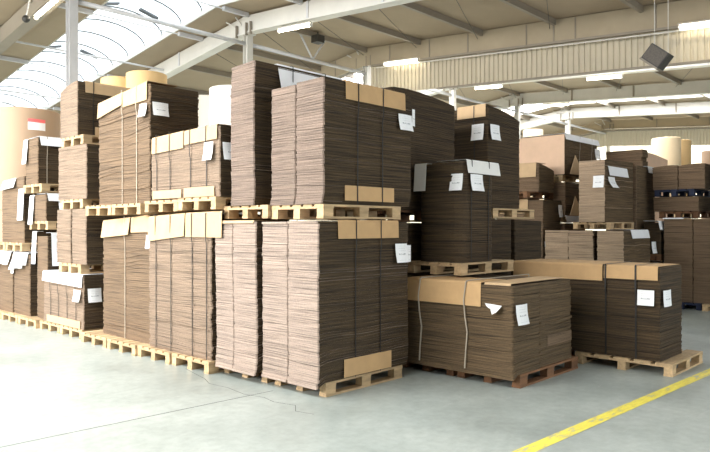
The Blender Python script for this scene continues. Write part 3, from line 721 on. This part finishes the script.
# purlins across the bays
bayname = {1.5: 'over the aisle', 6.5: 'by the rooflight', 11.5: 'before the corrugated drop wall', 16.5: 'in the bay beyond the drop wall', 21.5: 'in the second bay beyond the drop wall', 26.5: 'in the white lit bay', 31.5: 'in the last bay'}
for x, bn in bayname.items():
    for k in range(-6, 6):
        y = RY - .15 + 2.25 * k
        z = gz(y, 7.74)
        mb = MB()
        if x == 6.5:
            if k % 2 == 0 and k > 0:
                mb.tube([(x + .12, y, z - .35), (x + 4.88, y, z - .35)], .03, 8)
            else:
                mb.box(x + .12, x + 1.45, y - .05, y + .05, z - .12, z - .005); mb.box(x + 4.05, x + 4.88, y - .05, y + .05, z - .12, z - .005); mb.tube([(x + 1.45, y, z - .08), (x + 4.05, y, z - .08)], .018, 6)
        else:
            mb.box(x + .12, x + 4.88, y - .045, y + .045, z - .17, z - .005)
        tag(mb.build('roof_purlin', PURL if x != 6.5 else STEELB), 'roof purlin ' + bn, 'purlin', 'roof purlins ' + bn)
# bracing wires
for x in (11.5, 16.5, 6.5, 21.5):
    for k in range(-4, 2):
        ya, yb = RY + 2.25 * k, RY + 2.25 * (k + 1)
        if x == 6.5: continue
        tag(MB().tube([(x + .15, ya, gz(ya, 7.5)), (x + 4.85, yb, gz(yb, 7.5))], .008, 5).build('bracing_rod', BLACK), 'thin dark bracing rod under the roof lining ' + bayname[x], 'bracing rod', 'bracing rods ' + bayname[x])

# corrugated drop walls
def drop_wall(x, ya, yb, zb_of, name):
    per = .15; n = int((yb - ya) / per); v = []; f = []
    prof = [(0, 0), (.045, 0), (.06, .035), (.13, .035)]
    ys = []
    for i in range(n):
        for a, d in prof: ys.append((ya + i * per + a, d))
    for y, d in ys: v += [(x - d, y, zb_of(y)), (x - d, y, gz(y, 7.13))]
    for i in range(len(ys) - 1): f.append((2 * i, 2 * i + 2, 2 * i + 3, 2 * i + 1))
    o = mesh(name, v, f, CORR); md = o.modifiers.new('t', 'SOLIDIFY'); md.thickness = .003
    return struct(o)
drop_wall(16.5, -4.9, 14.95, lambda y: 5.97 - .062 * (12.06 - y) if y < 12.06 else 5.97 + .07 * (y - 12.06), 'wall_drop')
drop_wall(36.05, 1.5, 26, lambda y: gz(y, 6.2), 'wall_distant_drop')
# boxed panels above the corrugated sheets, with cover strips at their joints
MB().sweep([(-.02, 0), (.02, 0), (.02, .58), (-.02, .58)], [((16.33, y, gz(y, 7.14)), (1, 0, 0), (0, 0, 1)) for y in (Y0, RY, Y1)]).build('trim_1', FASC)
struct(bpy.data.objects['trim_1'])
for y in (4.2, 5.6, 7.6, 8.2, 9.0, 10.9, 12.3, 13.9, 16.4):
    MB().box(16.29, 16.312, y, y + .035, gz(y, 7.15), gz(y, 7.70)).build('joint_strip', PURL, bpy.data.objects['trim_1'])
o = MB().sweep([(-.05, 0), (.05, 0), (.05, .06), (-.05, .06)], [((16.24, y, gz(y, 7.06)), (1, 0, 0), (0, 0, 1)) for y in (Y0, 14.6)]).build('cable_tray', PURL)
tag(o, 'brown cable tray running along the top of the corrugated drop wall', 'cable tray')
o = MB().tube([(16.2, Y0 + .1, gz(Y0, 7.0)), (16.2, 14.4, gz(14.4, 7.0))], .022, 8).build('conduit_pipe', STEEL); tag(o, 'pale conduit pipe under the cable tray on the corrugated drop wall', 'pipe')  # a pipe without fixings, floating just under the tray
o = MB().sweep([(-.05, 0), (.05, 0), (.05, .05), (-.05, .05)], [((16.42, y, 5.93 - .062 * (12.06 - y)), (1, 0, 0), (0, 0, 1)) for y in (Y0, 12.1)]).build('trim_2', PURL); struct(o)
MB().sweep([(-.05, 0), (.05, 0), (.05, .08), (-.05, .08)], [((35.9, y, gz(y, 7.0)), (1, 0, 0), (0, 0, 1)) for y in (Y0, RY, Y1)]).build('trim_3', PURL); struct(bpy.data.objects['trim_3'])

# tube lamps
def lamp(label, x, y0, y1, dz=0):
    ym = (y0 + y1) / 2; z0, z1 = gz(y0, 7.16) + dz, gz(y1, 7.16) + dz
    t = thing('tube_lamp', label, 'ceiling lamp', (x, ym, (z0 + z1) / 2), 'fluorescent tube lamps under the girders')
    MB().tube([(x, y0 + .03, z0 - .09), (x, y1 - .03, z1 - .09)], .03, 10).build('tube', TUBE, t, smooth=True)
    MB().hexa([(x - .06, y0, z0 - .04), (x + .06, y0, z0 - .04), (x + .06, y1, z1 - .04), (x - .06, y1, z1 - .04)], [(x - .04, y0, z0), (x + .04, y0, z0), (x + .04, y1, z1), (x - .04, y1, z1)]).build('housing', STEEL, t)
    for y, z in ((y0, z0), (y1, z1)): MB().tube([(x, y, z - .09), (x, y + (.03 if y == y0 else -.03), z - .09)], .05, 8).build('end_cap', STEEL, t)
lamp('yellow glowing tube lamp under the aisle girder beside the rooflight', 6.38, 15.5, 16.9)
lamp('tube lamp under the white girder, to the side of the white post', 11.45, 12.4, 13.7)
lamp('glowing tube lamp on the drop wall over the near corner stacks', 16.12, 12.6, 14.0, -.02)
lamp('glowing tube lamp on the drop wall beyond the hanging heater', 16.12, 3.6, 5.05, -.02)
lamp('tube lamp seen under the drop wall beside the arched dark stack', 21.4, 12.8, 14.0)
lamp('tube lamp seen under the drop wall toward the hanging heater', 21.4, 8.4, 9.6)
lamp('tube lamp deep in the second bay above the kraft box', 26.4, 12.6, 13.8)

# hanging heater
hz = 5.20
t = thing('hanging_heater', 'dark square heater hanging tilted on two wires under the roof', 'heater', (14, 4.85, hz), None)
q = math.radians(40)
def hp(a, c, d):   # a along hall (towards the aisle end), c up, d depth
    return (14 + d, 4.85 + a * math.cos(q) - c * math.sin(q), hz + a * math.sin(q) + c * math.cos(q))
def hbox(a0, a1, c0, c1, d0, d1): return MB().hexa([hp(a0, c0, d0), hp(a1, c0, d0), hp(a1, c0, d1), hp(a0, c0, d1)], [hp(a0, c1, d0), hp(a1, c1, d0), hp(a1, c1, d1), hp(a0, c1, d1)])
hbox(-.22, .22, -.15, .19, 0, .3).build('casing', BLACK, t); hbox(-.20, .20, -.13, .17, -.02, 0).build('grille', GRILL, t)
hbox(-.22, .22, -.19, -.15, -.03, .3).build('lip', PURL, t)
for a in (-.15, .2): 
    p = hp(a, .19, .1); MB().tube([p, (p[0], p[1], gz(p[1], 7.70))], .008, 6).build('wire', STEEL, t)
t = thing('junction_box', 'small black box fixed under the white roof girder', 'junction box', (13.9, 14.75, 7.45))
MB().box(13.75, 14.05, 14.62, 14.9, 7.36, 7.58).build('casing', BLACK, t); MB().tube([(13.9, 14.76, 7.58), (13.9, 14.76, 7.7)], .02, 6).build('stem', BLACK, t)
t = thing('hanging_camera', 'small round black fitting hanging from the aisle girder', 'camera', (6.0, 16.48, 6.66))
bm = bmesh.new(); bmesh.ops.create_uvsphere(bm, u_segments=16, v_segments=10, radius=.09); me = bpy.data.meshes.new('dome'); bm.to_mesh(me); bm.free(); me.materials.append(BLACK); link('dome', me, t)
MB().tube([(6.0, 16.48, 6.7), (6.05, 16.40, 7.1), (6.0, 16.3, gz(16.3, 7.74))], .018, 6).build('arm', STEELB, t)

# ------------------------------------------------------------------ light, camera, view
w = bpy.data.worlds.new('World'); scene.world = w; w.use_nodes = True
bg = w.node_tree.nodes['Background']; bg.inputs['Color'].default_value = (.8, .9, 1, 1); bg.inputs['Strength'].default_value = .6
def area(name, loc, target, sx, sy, power, col):
    l = bpy.data.lights.new(name, 'AREA'); l.shape = 'RECTANGLE'; l.size = sx; l.size_y = sy; l.energy = power; l.color = col
    o = bpy.data.objects.new(name, l); C.objects.link(o); o.location = loc
    o.rotation_euler = (Vector(target) - Vector(loc)).to_track_quat('-Z', 'Y').to_euler()
    return o
area('aisle_key_light', (-8.2, 11.5, 4.6), (3, 10.8, -.6), 14, 4, 3300, (1.0, .97, .94))  # unseen key lamp added to brighten the aisle faces
area('near_fill_light', (9, -4.7, 2.6), (9, 5, 1.2), 15, 4, 40, (1.0, .98, .95))  # unseen fill lamp added for the dark side faces and floor

# unseen glowing openings added behind the area lamps: a window band in the aisle wall and an open dock door
def pane(name, mb, fr):
    o = struct(mb.build(name, GLAZV)); fr.build('frame', STEELB, o)
m = MB()
for i in range(8): m.box(-8.49, -8.40, 4.5 + 2 * i - .04, 4.5 + 2 * i + .04, 2.6, 6.6)
for z in (2.6, 4.6, 6.6): m.box(-8.49, -8.40, 4.5, 18.5, z - .04, z + .04)
pane('window_6', MB().box(-8.49, -8.45, 4.5, 18.5, 2.6, 6.6), m)
pane('added_door_1', MB().box(1.5, 16.5, -4.99, -4.95, .15, 4.9), MB().box(1.4, 1.5, -4.99, -4.9, .0, 5).box(16.5, 16.6, -4.99, -4.9, 0, 5).box(1.4, 16.6, -4.99, -4.9, 4.9, 5.0))

cam = bpy.data.cameras.new('camera'); co = bpy.data.objects.new('camera', cam); C.objects.link(co)
th = math.radians(43.5)
co.location = (0, 0, 1.70); co.rotation_euler = (math.pi / 2, 0, th - math.pi / 2)
cam.sensor_width = 36; cam.lens = 660 / 710 * 36; cam.shift_y = 1.5 / 710; cam.clip_end = 200
scene.camera = co
scene.view_settings.view_transform = 'Standard'; scene.view_settings.look = 'None'; scene.view_settings.gamma = 1; scene.view_settings.use_curve_mapping = False
scene.view_settings.exposure = 0.78
scene.cycles.use_denoising = True; scene.cycles.max_bounces = 8; scene.cycles.diffuse_bounces = 5; scene.cycles.sample_clamp_indirect = 8
